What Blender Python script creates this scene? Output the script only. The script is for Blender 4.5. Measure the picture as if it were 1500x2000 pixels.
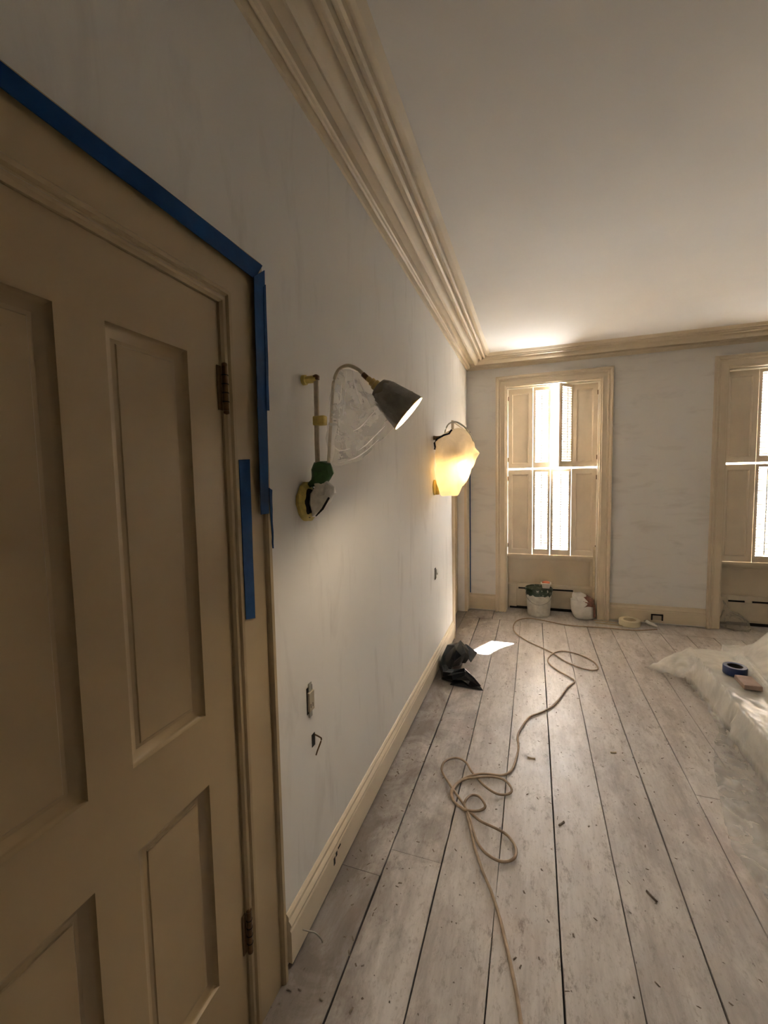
import bpy, bmesh, math, random
from mathutils import Vector, Matrix, noise
random.seed(7); noise.seed_set(23)
for o in list(bpy.data.objects): bpy.data.objects.remove(o)
scene = bpy.context.scene
COL = scene.collection

# ---------------------------------------------------------------- camera
FPX, YAW, PITCH, ROLL = 834.65, 0.3374, 0.0729, -0.0187
CAM = Vector((0.737, 0.0, 1.55))
_cy, _sy, _cp, _sp, _cr, _sr = math.cos(YAW), math.sin(YAW), math.cos(PITCH), math.sin(PITCH), math.cos(ROLL), math.sin(ROLL)
FWD = Vector((-_sy*_cp, _cy*_cp, -_sp)); _r = Vector((_cy, _sy, 0)); _u = _r.cross(FWD)
RGT = _cr*_r + _sr*_u; UPV = -_sr*_r + _cr*_u
cd = bpy.data.cameras.new('camera'); co = bpy.data.objects.new('camera', cd); COL.objects.link(co)
cd.sensor_fit = 'VERTICAL'; cd.sensor_height = 36.0; cd.lens = FPX/2000*36.0; cd.clip_start = 0.02
M = Matrix.Identity(4)
for i, v in enumerate((RGT, UPV, -FWD)):
    for j in range(3): M[j][i] = v[j]
M.translation = CAM; co.matrix_world = M
scene.camera = co
def P(px, py, ax, val):
    """a photo pixel gives a direction; the plane it touches (axis ax = val) gives the distance"""
    d = FWD + RGT*((px-750)/FPX) + UPV*((1000-py)/FPX)
    return CAM + d*((val-CAM[ax])/d[ax])

# ---------------------------------------------------------------- light
w = bpy.data.worlds.new('world'); scene.world = w; w.use_nodes = True
bg = w.node_tree.nodes['Background']; bg.inputs[0].default_value = (0.955, 0.98, 1.0, 1); bg.inputs[1].default_value = 24.0
sd = bpy.data.lights.new('sun', 'SUN'); so = bpy.data.objects.new('sun', sd); COL.objects.link(so)
sd.energy = 120.0; sd.angle = math.radians(0.6); sd.color = (1.0, 0.95, 0.86)
EL = math.radians(53.5); SUNDIR = Vector((-0.445*math.cos(EL), -0.8955*math.cos(EL), -math.sin(EL)))
so.rotation_euler = SUNDIR.to_track_quat('-Z', 'Y').to_euler(); so.location = (3, 9, 6)
scene.view_settings.view_transform = 'Standard'; scene.view_settings.look = 'None'
scene.view_settings.gamma = 1.0; scene.view_settings.use_curve_mapping = False
scene.view_settings.exposure = 1.62
D, H, XR, YB = 5.081, 2.895, 6.0, -3.0
WIN = [(0.325, 0.44, 1.40, 1.515), (2.395, 2.508, 3.47, 3.585), (4.465, 4.58, 5.54, 5.655)]
WTOP = 2.575
for k, wn in enumerate(WIN):        # sampling portals in the openings: they give off no light themselves
    ld = bpy.data.lights.new('window_portal', 'AREA'); lo = bpy.data.objects.new('window_portal', ld); COL.objects.link(lo)
    ld.shape = 'RECTANGLE'; ld.size = wn[2]-wn[1]; ld.size_y = WTOP-0.66; ld.cycles.is_portal = True
    lo.location = ((wn[1]+wn[2])/2, D+0.37, (WTOP+0.66)/2); lo.rotation_euler = (math.radians(-90), 0, 0)

# ---------------------------------------------------------------- materials
MATS = {}
class NT:
    def __init__(s, name):
        s.m = bpy.data.materials.new(name); s.m.use_nodes = True; s.t = s.m.node_tree; s.n = s.t.nodes; s.l = s.t.links
        s.b = s.n['Principled BSDF']; s.out = s.n['Material Output']; MATS[name] = s.m
        s.co = None
    def coord(s, scale=(1, 1, 1)):
        if not s.co: s.co = s.n.new('ShaderNodeNewGeometry')
        mp = s.n.new('ShaderNodeMapping'); mp.inputs['Scale'].default_value = scale
        s.l.new(s.co.outputs['Position'], mp.inputs['Vector']); return mp.outputs[0]
    def noise(s, scale, detail=4, rough=0.55, stretch=(1, 1, 1), dist=0.0):
        n = s.n.new('ShaderNodeTexNoise'); n.inputs['Scale'].default_value = scale; n.inputs['Detail'].default_value = detail
        n.inputs['Roughness'].default_value = rough; n.inputs['Distortion'].default_value = dist
        s.l.new(s.coord(stretch), n.inputs['Vector']); return n.outputs['Fac']
    def ramp(s, fac, stops):
        r = s.n.new('ShaderNodeValToRGB'); e = r.color_ramp.elements
        while len(e) < len(stops): e.new(0.5)
        for el, (p, c) in zip(e, stops):
            el.position = p; el.color = (c, c, c, 1) if isinstance(c, (int, float)) else (*c, 1)
        s.l.new(fac, r.inputs[0]); return r.outputs[0]
    def mix(s, fac, a, b, mode='MIX'):
        m = s.n.new('ShaderNodeMix'); m.data_type = 'RGBA'; m.blend_type = mode
        for ix, v in ((0, fac), (6, a), (7, b)):
            sock = m.inputs[ix]
            if isinstance(v, (int, float)): sock.default_value = v if ix == 0 else (v, v, v, 1)
            elif isinstance(v, tuple): sock.default_value = (*v, 1)
            else: s.l.new(v, sock)
        return m.outputs[2]
    def math(s, op, a, b=0.0):
        m = s.n.new('ShaderNodeMath'); m.operation = op
        for i, v in enumerate((a, b)):
            if isinstance(v, (int, float)): m.inputs[i].default_value = v
            else: s.l.new(v, m.inputs[i])
        return m.outputs[0]
    def bump(s, h, strength=0.3, dist=0.002):
        b = s.n.new('ShaderNodeBump'); b.inputs['Strength'].default_value = strength; b.inputs['Distance'].default_value = dist
        s.l.new(h, b.inputs['Height']); s.l.new(b.outputs[0], s.b.inputs['Normal']); return b.outputs[0]
    def col(s, c):
        if isinstance(c, tuple): s.b.inputs['Base Color'].default_value = (*c, 1)
        else: s.l.new(c, s.b.inputs['Base Color'])
    def rough(s, v):
        if isinstance(v, (int, float)): s.b.inputs['Roughness'].default_value = v
        else: s.l.new(v, s.b.inputs['Roughness'])

def simple(name, c, rough=0.5, metal=0.0, var=0.12, nscale=14, bump=0.0, emit=None, spec=0.5):
    t = NT(name); n = t.noise(nscale)
    dark = tuple(x*(1-var) for x in c); lite = tuple(min(1, x*(1+var)) for x in c)
    t.col(t.ramp(n, [(0.3, dark), (0.7, lite)])); t.rough(rough); t.b.inputs['Metallic'].default_value = metal
    t.b.inputs['Specular IOR Level'].default_value = spec
    if bump: t.bump(t.noise(nscale*4), bump, 0.003)
    if emit:
        t.b.inputs['Emission Color'].default_value = (*emit[0], 1); t.b.inputs['Emission Strength'].default_value = emit[1]
    return t.m

def wall_mat(name, base, stretch, seed_scale=1.0):
    t = NT(name)
    big = t.noise(1.1*seed_scale, 4, 0.6)
    c = t.ramp(big, [(0.3, tuple(x*0.93 for x in base)), (0.7, base)])
    sm = t.noise(2.6, 5, 0.6, stretch, 0.6)                      # scuffs where old paper and filler were sanded
    mask = t.ramp(sm, [(0.54, 0.0), (0.76, 0.42)])
    c = t.mix(mask, c, tuple(x*q for x, q in zip(base, (0.62, 0.59, 0.56))))
    sp = t.noise(9, 6, 0.7, stretch)
    c = t.mix(t.ramp(sp, [(0.70, 0.0), (0.80, 0.28)]), c, tuple(x*0.45 for x in base))
    t.col(c); t.rough(0.75); t.bump(t.noise(40, 3), 0.12, 0.002)
    return t.m
wall_mat('wall_left_paint', (0.80, 0.77, 0.725), (1, 3.2, 0.75))
wall_mat('wall_far_paint', (0.80, 0.77, 0.725), (1.0, 1, 3.6))
simple('ceiling_paint', (0.80, 0.765, 0.72), 0.8, var=0.03, nscale=1.4, bump=0.05)
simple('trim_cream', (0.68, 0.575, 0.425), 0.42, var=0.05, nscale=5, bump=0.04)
simple('door_shaded_cream', (0.41, 0.30, 0.163), 0.40, var=0.05, nscale=4, bump=0.05)  # cream paint with the dim light of the near end put into its colour
simple('near_trim_shaded_cream', (0.44, 0.33, 0.19), 0.42, var=0.05, nscale=5, bump=0.04)  # same paint as the other trim, darkened to stand in for shade
simple('shutter_cream', (0.75, 0.645, 0.505), 0.5, var=0.05, nscale=6)
simple('sash_white', (0.78, 0.72, 0.60), 0.5, var=0.04)
simple('heater_enamel', (0.62, 0.53, 0.40), 0.45, var=0.06)
simple('facade_stone', (0.075, 0.072, 0.068), 0.9, nscale=2)
simple('facade_glass', (0.06, 0.06, 0.06), 0.3)
simple('black_gap', (0.012, 0.010, 0.008), 0.9)
simple('blue_tape', (0.003, 0.042, 0.150), 0.6, var=0.12, nscale=30, bump=0.1, spec=0.15)
simple('blue_tape_dark', (0.006, 0.022, 0.10), 0.5, var=0.12, nscale=30)
simple('yellow_tape', (0.62, 0.47, 0.12), 0.6, var=0.2, nscale=40, bump=0.2)
simple('green_tape', (0.035, 0.105, 0.022), 0.45, var=0.3, nscale=50, bump=0.3)
simple('brass', (0.62, 0.47, 0.20), 0.28, 1.0)
simple('nickel', (0.62, 0.60, 0.54), 0.3, 1.0)
simple('shade_metal', (0.23, 0.21, 0.18), 0.38, 0.75, var=0.1)
simple('shade_inside', (0.9, 0.87, 0.78), 0.5)
simple('bronze', (0.14, 0.075, 0.03), 0.4, 0.7, var=0.3, nscale=60)
simple('pale_cord_cover', (0.60, 0.50, 0.36), 0.6, var=0.15, nscale=40)
simple('bulb_glow', (1, 1, 1), 0.5, emit=((1.0, 0.93, 0.80), 40.0))
simple('bulb_glow_warm', (1, 1, 1), 0.5, emit=((1.0, 0.66, 0.26), 3.0))
simple('extension_cord_tan', (0.40, 0.30, 0.21), 0.55, var=0.18, nscale=30)
simple('bucket_white', (0.66, 0.64, 0.58), 0.5, var=0.2, nscale=18, bump=0.1)
simple('paint_white', (0.82, 0.81, 0.76), 0.45)
simple('tub_white', (0.80, 0.76, 0.68), 0.5)
simple('tub_orange', (0.75, 0.24, 0.12), 0.5)
simple('sack_white', (0.76, 0.73, 0.68), 0.55, var=0.08, nscale=20, bump=0.3)
simple('sack_grey', (0.45, 0.44, 0.42), 0.55, var=0.1)
simple('sack_red', (0.27, 0.12, 0.08), 0.6, var=0.5, nscale=60, bump=0.3)
simple('paper_tape', (0.74, 0.66, 0.48), 0.6, var=0.06)
simple('plug_white', (0.78, 0.74, 0.66), 0.45)
simple('outlet_beige', (0.42, 0.36, 0.27), 0.5, var=0.15)
simple('galvanised', (0.40, 0.38, 0.34), 0.45, 0.6)
simple('lath_wood', (0.60, 0.49, 0.33), 0.6, var=0.15, nscale=20)
simple('block_brown', (0.30, 0.21, 0.17), 0.7, var=0.15, nscale=20)
simple('table_wood', (0.72, 0.66, 0.53), 0.55, var=0.1, nscale=6)
simple('tube_white', (0.66, 0.67, 0.62), 0.45)
simple('crumb', (0.19, 0.15, 0.12), 0.9, var=0.5, nscale=60)
simple('film_wrap', (0.86, 0.82, 0.75), 0.4, var=0.15, nscale=40, bump=0.4)

# green smeared lid
t = NT('bucket_smear'); n = t.noise(34, 4, 0.6, dist=0.5)
t.col(t.ramp(n, [(0.5, (0.012, 0.032, 0.018)), (0.60, (0.03, 0.06, 0.035)), (0.66, (0.75, 0.75, 0.68))])); t.rough(0.35)
# black polythene
t = NT('black_plastic'); t.col((0.006, 0.007, 0.009)); t.rough(0.26); t.b.inputs['Specular IOR Level'].default_value = 0.25
t.bump(t.noise(60, 3), 0.15, 0.004)

# floorboards: worn whitewash over old boards
t = NT('floor_boards')
oi = t.n.new('ShaderNodeObjectInfo')
base = t.ramp(t.noise(3.0, 6, 0.65, (2.2, 0.45, 1)), [(0.32, (0.43, 0.385, 0.36)), (0.5, (0.57, 0.525, 0.50)), (0.68, (0.67, 0.63, 0.605))])
tone = t.ramp(oi.outputs['Random'], [(0.0, 0.86), (1.0, 1.06)])
base = t.mix(1.0, base, tone, 'MULTIPLY')
grain = t.ramp(t.noise(9, 6, 0.7, (9, 0.5, 1)), [(0.3, 0.86), (0.7, 1.06)])
base = t.mix(1.0, base, grain, 'MULTIPLY')
smear = t.ramp(t.noise(7.5, 8, 0.74, (1.3, 0.5, 1), 0.25), [(0.48, 0.0), (0.62, 0.6)])
base = t.mix(smear, base, (0.70, 0.66, 0.63))
f2 = t.ramp(t.noise(60, 5, 0.75, (1.2, 0.5, 1), 0.2), [(0.55, 0.0), (0.66, 0.6)])
base = t.mix(f2, base, (0.33, 0.28, 0.25))
fleck = t.ramp(t.noise(24, 8, 0.8, (1.1, 0.5, 1), 0.25), [(0.535, 0.0), (0.64, 0.9)])
fm = t.ramp(t.noise(1.7, 3, 0.5), [(0.38, 0.25), (0.62, 1.0)])
base = t.mix(t.math('MULTIPLY', fleck, fm), base, (0.22, 0.18, 0.155))
spots = t.ramp(t.noise(46, 2, 0.5), [(0.715, 0.0), (0.74, 0.85)])
base = t.mix(spots, base, (0.085, 0.065, 0.05))
# bare, blackened strip of boards where a carpet edge ran along the left wall
sx = t.n.new('ShaderNodeSeparateXYZ'); t.l.new(t.co.outputs['Position'], sx.inputs[0])
edge = t.math('ADD', sx.outputs[0], t.math('MULTIPLY', t.math('SUBTRACT', t.noise(4.5, 5, 0.65, (1, 0.8, 1), 0.8), 0.5), 0.85))
grime = t.ramp(edge, [(0.04, 0.80), (0.34, 0.0)])
base = t.mix(grime, base, (0.125, 0.098, 0.08))
pink = t.ramp(t.noise(2.2, 2, 0.5), [(0.60, 0.0), (0.75, 0.25)])
base = t.mix(pink, base, (0.50, 0.33, 0.29))
t.col(base); t.rough(t.ramp(t.noise(7, 4, 0.6), [(0.3, 0.30), (0.7, 0.46)]))
t.bump(t.noise(26, 6, 0.7, (2, 0.5, 1)), 0.35, 0.003)

def film(name, opac, tint=(0.85, 0.83, 0.78), rough=0.22, wr=30, transl=0.4, bump=0.6, lowz=None):
    t = NT(name); nt = t.t
    n = t.noise(wr, 4, 0.6, dist=0.8)
    nb = t.bump(n, bump, 0.01)
    t.col(tint); t.rough(rough); t.b.inputs['Specular IOR Level'].default_value = 0.6
    tr = t.n.new('ShaderNodeBsdfTransparent'); tl = t.n.new('ShaderNodeBsdfTranslucent'); tl.inputs[0].default_value = (*tint, 1)
    m1 = t.n.new('ShaderNodeMixShader'); m1.inputs[0].default_value = transl
    t.l.new(t.b.outputs[0], m1.inputs[1]); t.l.new(tl.outputs[0], m1.inputs[2])
    m2 = t.n.new('ShaderNodeMixShader')
    fac = t.ramp(t.noise(wr*0.6, 5, 0.65, dist=1.5), [(0.35, opac*0.86), (0.70, min(1, opac*1.14))])
    if lowz:        # single layer where it clings to the boards, gathered layers where it is draped
        sp = t.n.new('ShaderNodeSeparateXYZ'); t.l.new(t.co.outputs['Position'], sp.inputs[0])
        fac = t.math('MULTIPLY', fac, t.ramp(t.math('MULTIPLY', sp.outputs[2], 5.0), [(0.17, lowz), (0.42, 1.0)]))
    t.l.new(fac, m2.inputs[0])
    t.l.new(tr.outputs[0], m2.inputs[1]); t.l.new(m1.outputs[0], m2.inputs[2])
    t.l.new(m2.outputs[0], t.out.inputs[0]); return t.m
film('clear_film', 0.26, (0.95, 0.94, 0.92), 0.12, 16, 0.7, 0.5)
film('tail_film', 0.34, (0.95, 0.94, 0.92), 0.10, 40, 0.3, 0.9)
film('fold_film', 0.7, (0.97, 0.96, 0.94), 0.12, 40, 0.75, 0.2)
film('sheet_film', 0.86, (0.86, 0.85, 0.81), 0.26, 7, 0.25, 0.18, lowz=0.38)
film('bag_film', 0.93, (0.93, 0.86, 0.74), 0.3, 9, 0.6, 0.3)
film('grey_bag_film', 0.35, (0.6, 0.56, 0.48), 0.3, 30, 0.3)
t = NT('window_glass'); tr = t.n.new('ShaderNodeBsdfTransparent'); gl = t.n.new('ShaderNodeBsdfGlossy'); gl.inputs['Roughness'].default_value = 0.03
mx = t.n.new('ShaderNodeMixShader'); mx.inputs[0].default_value = 0.06
t.l.new(tr.outputs[0], mx.inputs[1]); t.l.new(gl.outputs[0], mx.inputs[2]); t.l.new(mx.outputs[0], t.out.inputs[0])

# ---------------------------------------------------------------- mesh helpers
LEFT = lambda a, b, t: Vector((t, a, b))          # a along the wall, b up, t into the room
FAR = lambda a, b, t: Vector((a, D-t, b))
class MB:
    def __init__(s): s.v = []; s.f = []; s.mi = []; s.cur = 0
    def add(s, vs, fs):
        o = len(s.v); s.v += [Vector(v) for v in vs]
        for f in fs: s.f.append([i+o for i in f]); s.mi.append(s.cur)
        return s
    def box(s, x0, x1, y0, y1, z0, z1):
        return s.add([(x, y, z) for z in (z0, z1) for y in (y0, y1) for x in (x0, x1)],
                     [(0, 2, 3, 1), (4, 5, 7, 6), (0, 1, 5, 4), (2, 6, 7, 3), (0, 4, 6, 2), (1, 3, 7, 5)])
    def mbox(s, mp, a0, a1, b0, b1, t0, t1):
        return s.add([mp(a, b, t) for t in (t0, t1) for b in (b0, b1) for a in (a0, a1)],
                     [(0, 2, 3, 1), (4, 5, 7, 6), (0, 1, 5, 4), (2, 6, 7, 3), (0, 4, 6, 2), (1, 3, 7, 5)])
    def loft(s, rings, closed=True, cap0=True, cap1=True):
        n = len(rings[0]); o = len(s.v)
        for r in rings: s.v += [Vector(p) for p in r]
        for k in range(len(rings)-1):
            for i in range(n if closed else n-1):
                j = (i+1) % n
                s.f.append([o+k*n+i, o+k*n+j, o+(k+1)*n+j, o+(k+1)*n+i]); s.mi.append(s.cur)
        if closed and cap0: s.f.append([o+i for i in range(n)][::-1]); s.mi.append(s.cur)
        if closed and cap1: s.f.append([o+(len(rings)-1)*n+i for i in range(n)]); s.mi.append(s.cur)
        return s
    def tube(s, pts, r, n=8, flat=1.0):
        pts = [Vector(p) for p in pts]; rings = []
        up = Vector((0, 0, 1))
        for i, p in enumerate(pts):
            tg = (pts[min(i+1, len(pts)-1)] - pts[max(i-1, 0)]).normalized()
            ref = up if abs(tg.dot(up)) < 0.95 else Vector((1, 0, 0))
            a = tg.cross(ref).normalized(); b = a.cross(tg).normalized()
            rr = r[i] if isinstance(r, (list, tuple)) else r
            rings.append([p + a*math.cos(2*math.pi*k/n)*rr + b*math.sin(2*math.pi*k/n)*rr*flat for k in range(n)])
        return s.loft(rings)
    def lathe(s, prof, org=(0, 0, 0), axis=(0, 0, 1), n=28, cap0=True, cap1=True, wob=0):
        org = Vector(org); ax = Vector(axis).normalized()
        ref = Vector((0, 0, 1)) if abs(ax.z) < 0.9 else Vector((0, 1, 0))
        a = ax.cross(ref).normalized(); b = ax.cross(a).normalized()
        return s.loft([[org + ax*h + (a*math.cos(2*math.pi*k/n)+b*math.sin(2*math.pi*k/n))*r for k in range(n)] for r, h in prof], True, cap0, cap1)
    def build(s, name, mat, parent=None, org=(0, 0, 0), smooth=False, bevel=0.0, recalc=True):
        org = Vector(org); me = bpy.data.meshes.new(name)
        me.from_pydata([v-org for v in s.v], [], s.f); 
        mats = mat if isinstance(mat, (list, tuple)) else [mat]
        for m in mats: me.materials.append(MATS[m])
        me.polygons.foreach_set('material_index', s.mi)
        bm = bmesh.new(); bm.from_mesh(me)
        if recalc: bmesh.ops.recalc_face_normals(bm, faces=bm.faces)
        if bevel: bmesh.ops.bevel(bm, geom=[e for e in bm.edges], offset=bevel, segments=1, affect='EDGES', clamp_overlap=True)
        bm.to_mesh(me); bm.free()
        if smooth:
            me.polygons.foreach_set('use_smooth', [True]*len(me.polygons))
            if smooth != True: me.set_sharp_from_angle(angle=math.radians(smooth))
        o = bpy.data.objects.new(name, me); COL.objects.link(o)
        if parent: o.parent = parent
        else: o.location = org
        return o
def empty(name, loc, label=None, cat=None, group=None):
    o = bpy.data.objects.new(name, None); COL.objects.link(o); o.location = loc; o.empty_display_size = 0.05
    if label: tag(o, label, cat, group)
    return o
def tag(o, label=None, cat=None, group=None, kind=None):
    if label: o['label'] = label
    if cat: o['category'] = cat
    if group: o['group'] = group
    if kind: o['kind'] = kind
    return o
def struct(o, label=None):
    o['kind'] = 'structure'
    if label: o['label'] = label
    return o
def frame_mould(mb, mp, prof, a0, a1, top, bot=0.0):
    """door or window architrave: profile (d outward from the opening, t off the wall), mitred"""
    rings = []
    for c in range(4):
        rings.append([mp(*((a0-d, bot), (a0-d, top+d), (a1+d, top+d), (a1+d, bot))[c], t) for d, t in prof])
    return mb.loft(rings, True)
def run_mould(mb, mp, prof, a0, a1, m0=0, m1=0):
    """a straight run; profile (t off wall, b up); m0/m1 mitre slopes at the ends"""
    return mb.loft([[mp(a0+m0*t, b, t) for t, b in prof], [mp(a1+m1*t, b, t) for t, b in prof]], True)
def panel_ring(mb, mp, a0, a1, b0, b1, t, steps):
    """a sunk panel; steps = [(inset, depth)...]"""
    prev = None; st = [(0, 0)] + steps
    loops = [[mp(a0+i, b0+i, t-d), mp(a1-i, b0+i, t-d), mp(a1-i, b1-i, t-d), mp(a0+i, b1-i, t-d)] for i, d in st]
    return mb.loft(loops, True, False, True)
def crumple(v, s, amp, seed=0.0):
    return v + Vector(noise.noise_vector(v*s + Vector((seed, seed*1.7, seed*0.3))))*amp
def catmull(pts, n=8):
    pts = [Vector(p) for p in pts]; out = []
    for i in range(len(pts)-1):
        p0, p1, p2, p3 = pts[max(i-1, 0)], pts[i], pts[i+1], pts[min(i+2, len(pts)-1)]
        for k in range(n):
            t = k/n; t2 = t*t; t3 = t2*t
            out.append(0.5*((2*p1)+(p2-p0)*t+(2*p0-5*p1+4*p2-p3)*t2+(3*p1-p0-3*p2+p3)*t3))
    out.append(pts[-1]); return out

# ---------------------------------------------------------------- room shell
D1A, D1B, D1T = 0.195, 0.895, 1.998          # door opening beside the camera
D2A, D2B, D2T = 4.165, 4.965, 2.0            # door opening by the far corner
TH = 0.40; SHY = 0.12            # far wall thickness, shutter set-back
def wall_with_holes(name, mp, mat, a0, a1, holes, th, top=H):
    mb = MB(); cur = a0
    for (h0, h1, hb, ht) in holes:
        mb.mbox(mp, cur, h0, 0, top, -th, 0); mb.mbox(mp, h0, h1, ht, top, -th, 0)
        if hb > 0: mb.mbox(mp, h0, h1, 0, hb, -th, 0)
        cur = h1
    mb.mbox(mp, cur, a1, 0, top, -th, 0)
    return struct(mb.build(name, mat))
wall_with_holes('wall_left', LEFT, 'wall_left_paint', YB, D+TH, [(D1A-0.01, D1B+0.01, 0, D1T+0.01), (D2A, D2B, 0, D2T)], 0.18)
wall_with_holes('wall_far', FAR, 'wall_far_paint', 0.0, XR, [(wn[1], wn[2], 0, WTOP) for wn in WIN], TH)
struct(MB().box(XR, XR+0.18, YB, D+TH, 0, H).build('wall_right', 'wall_left_paint'))
struct(MB().box(0, XR, YB-0.18, YB, 0, H).build('wall_back', 'wall_far_paint'))
struct(MB().box(-0.18, XR+0.18, YB-0.18, D+TH, H, H+0.12).build('ceiling', 'ceiling_paint'))

# floor: every board is its own piece over a dark subfloor
fl = struct(MB().box(-0.18, XR+0.18, YB-0.18, D+TH, -0.12, -0.026).build('floor', 'black_gap'))
fl['label'] = 'wide old floorboards with worn whitewash and dark gaps'
PITCHX = 0.2185
seams = [0.0, 0.177] + [0.177+PITCHX*k for k in range(1, 27)] + [XR]
forced = {1: [2.52, 1.60], 2: [], 3: [], 4: [1.10], 5: [2.83], 6: [], 7: [2.35], 8: [1.5]}
fwid = {1: 0.0055, 2: 0.0050, 3: 0.0026, 4: 0.0046, 5: 0.0026, 6: 0.0056, 7: 0.0032, 8: 0.003}
for k in range(len(seams)-1):
    x0, x1 = seams[k], seams[k+1]
    g0 = fwid.get(k, 0.005)/2 if k else 0.0; g1 = fwid.get(k+1, 0.005)/2
    js = forced.get(k, [random.uniform(0.5, 3.5)])
    ys = sorted([YB, 4.765] + js)
    for i in range(len(ys)-1):
        dz = random.uniform(-0.0015, 0.0)
        wob = lambda: random.choice((-0.0006, 0.0, 0.0006, 0.0012, -0.0012))
        mb = MB(); n = 24; L = []; R = []
        for q in range(n+1):
            yy = ys[i]+0.001 + (ys[i+1]-ys[i]-0.002)*q/n
            L.append((x0+g0+wob(), yy)); R.append((x1-g1+wob(), yy))
        mb.loft([[(l[0], l[1], -0.026), (l[0], l[1], dz-0.002), (l[0]+0.0012, l[1], dz), (r[0]-0.0012, r[1], dz), (r[0], r[1], dz-0.002), (r[0], r[1], -0.026)] for l, r in zip(L, R)])
        mb.build('floorboard', 'floor_boards', fl)
xs = [0.0, 0.31, 1.95, 3.9, XR]
for a, b in zip(xs[:-1], xs[1:]):          # border boards along the window wall
    MB().box(a+0.002, b-0.002, 4.769, D+0.02, -0.026, -0.001).build('floorboard', 'floor_boards', fl)
for wn in WIN:
    MB().box(wn[1], wn[2], D+0.023, D+0.215, -0.026, -0.001).build('floorboard', 'floor_boards', fl)
MB().box(-0.17, -0.003, D2A, D2B, -0.026, 0.0).build('floorboard', 'floor_boards', fl)
MB().box(-0.17, -0.003, D1A, D1B, -0.026, 0.0).build('floorboard', 'floor_boards', fl)

# cornice
CP = [(0, 2.790), (0.013, 2.788), (0.016, 2.800), (0.020, 2.814), (0.027, 2.814), (0.030, 2.803), (0.036, 2.806), (0.040, 2.816), (0.046, 2.820), (0.049, 2.852),
      (0.097, 2.862), (0.100, 2.824), (0.110, 2.819), (0.124, 2.823), (0.138, 2.836), (0.145, 2.850), (0.148, 2.876), (0.168, 2.878),
      (0.171, 2.854), (0.182, 2.850), (0.193, 2.856), (0.197, 2.882), (0.208, 2.883), (0.212, 2.862), (0.221, 2.859), (0.230, 2.866), (0.233, 2.886),
      (0.244, 2.886), (0.248, 2.872), (0.264, 2.874), (0.274, 2.885), (0.286, H-0.001), (0.0, H-0.001)]
RIGHT = lambda a, b, t: Vector((XR-t, a, b)); BACK = lambda a, b, t: Vector((a, YB+t, b))
for i, (mp, a0, a1) in enumerate(((LEFT, YB, D), (FAR, 0, XR), (RIGHT, YB, D), (BACK, 0, XR))):
    mb = run_mould(MB(), mp, CP, a0, a1, 1, -1)
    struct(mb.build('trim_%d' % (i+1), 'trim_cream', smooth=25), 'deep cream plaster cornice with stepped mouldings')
# baseboards
BP = [(0, 0.012), (0.018, 0.012), (0.018, 0.118), (0.014, 0.124), (0.016, 0.134), (0.020, 0.141), (0.016, 0.149), (0.010, 0.156), (0.010, 0.168), (0.004, 0.176), (0, 0.178)]
CW = 0.105
mb = MB(); run_mould(mb, LEFT, BP, 1.083, 4.062); run_mould(mb, LEFT, BP, YB, 0.0)
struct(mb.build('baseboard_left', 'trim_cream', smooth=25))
BP2 = [(0, 0.016), (0.02, 0.016), (0.02, 0.135), (0.014, 0.142), (0.017, 0.150), (0.014, 0.162), (0.006, 0.172), (0.006, 0.190), (0, 0.193)]
mb = MB(); cur = 0.02
for wn in WIN: run_mould(mb, FAR, BP2, cur, wn[0]); cur = wn[3]
run_mould(mb, FAR, BP2, cur, XR)
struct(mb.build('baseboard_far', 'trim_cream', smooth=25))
struct(run_mould(MB(), RIGHT, BP, YB, D).build('baseboard_right', 'trim_cream', smooth=25))
struct(run_mould(MB(), BACK, BP, 0, XR).build('baseboard_back', 'trim_cream', smooth=25))

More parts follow.
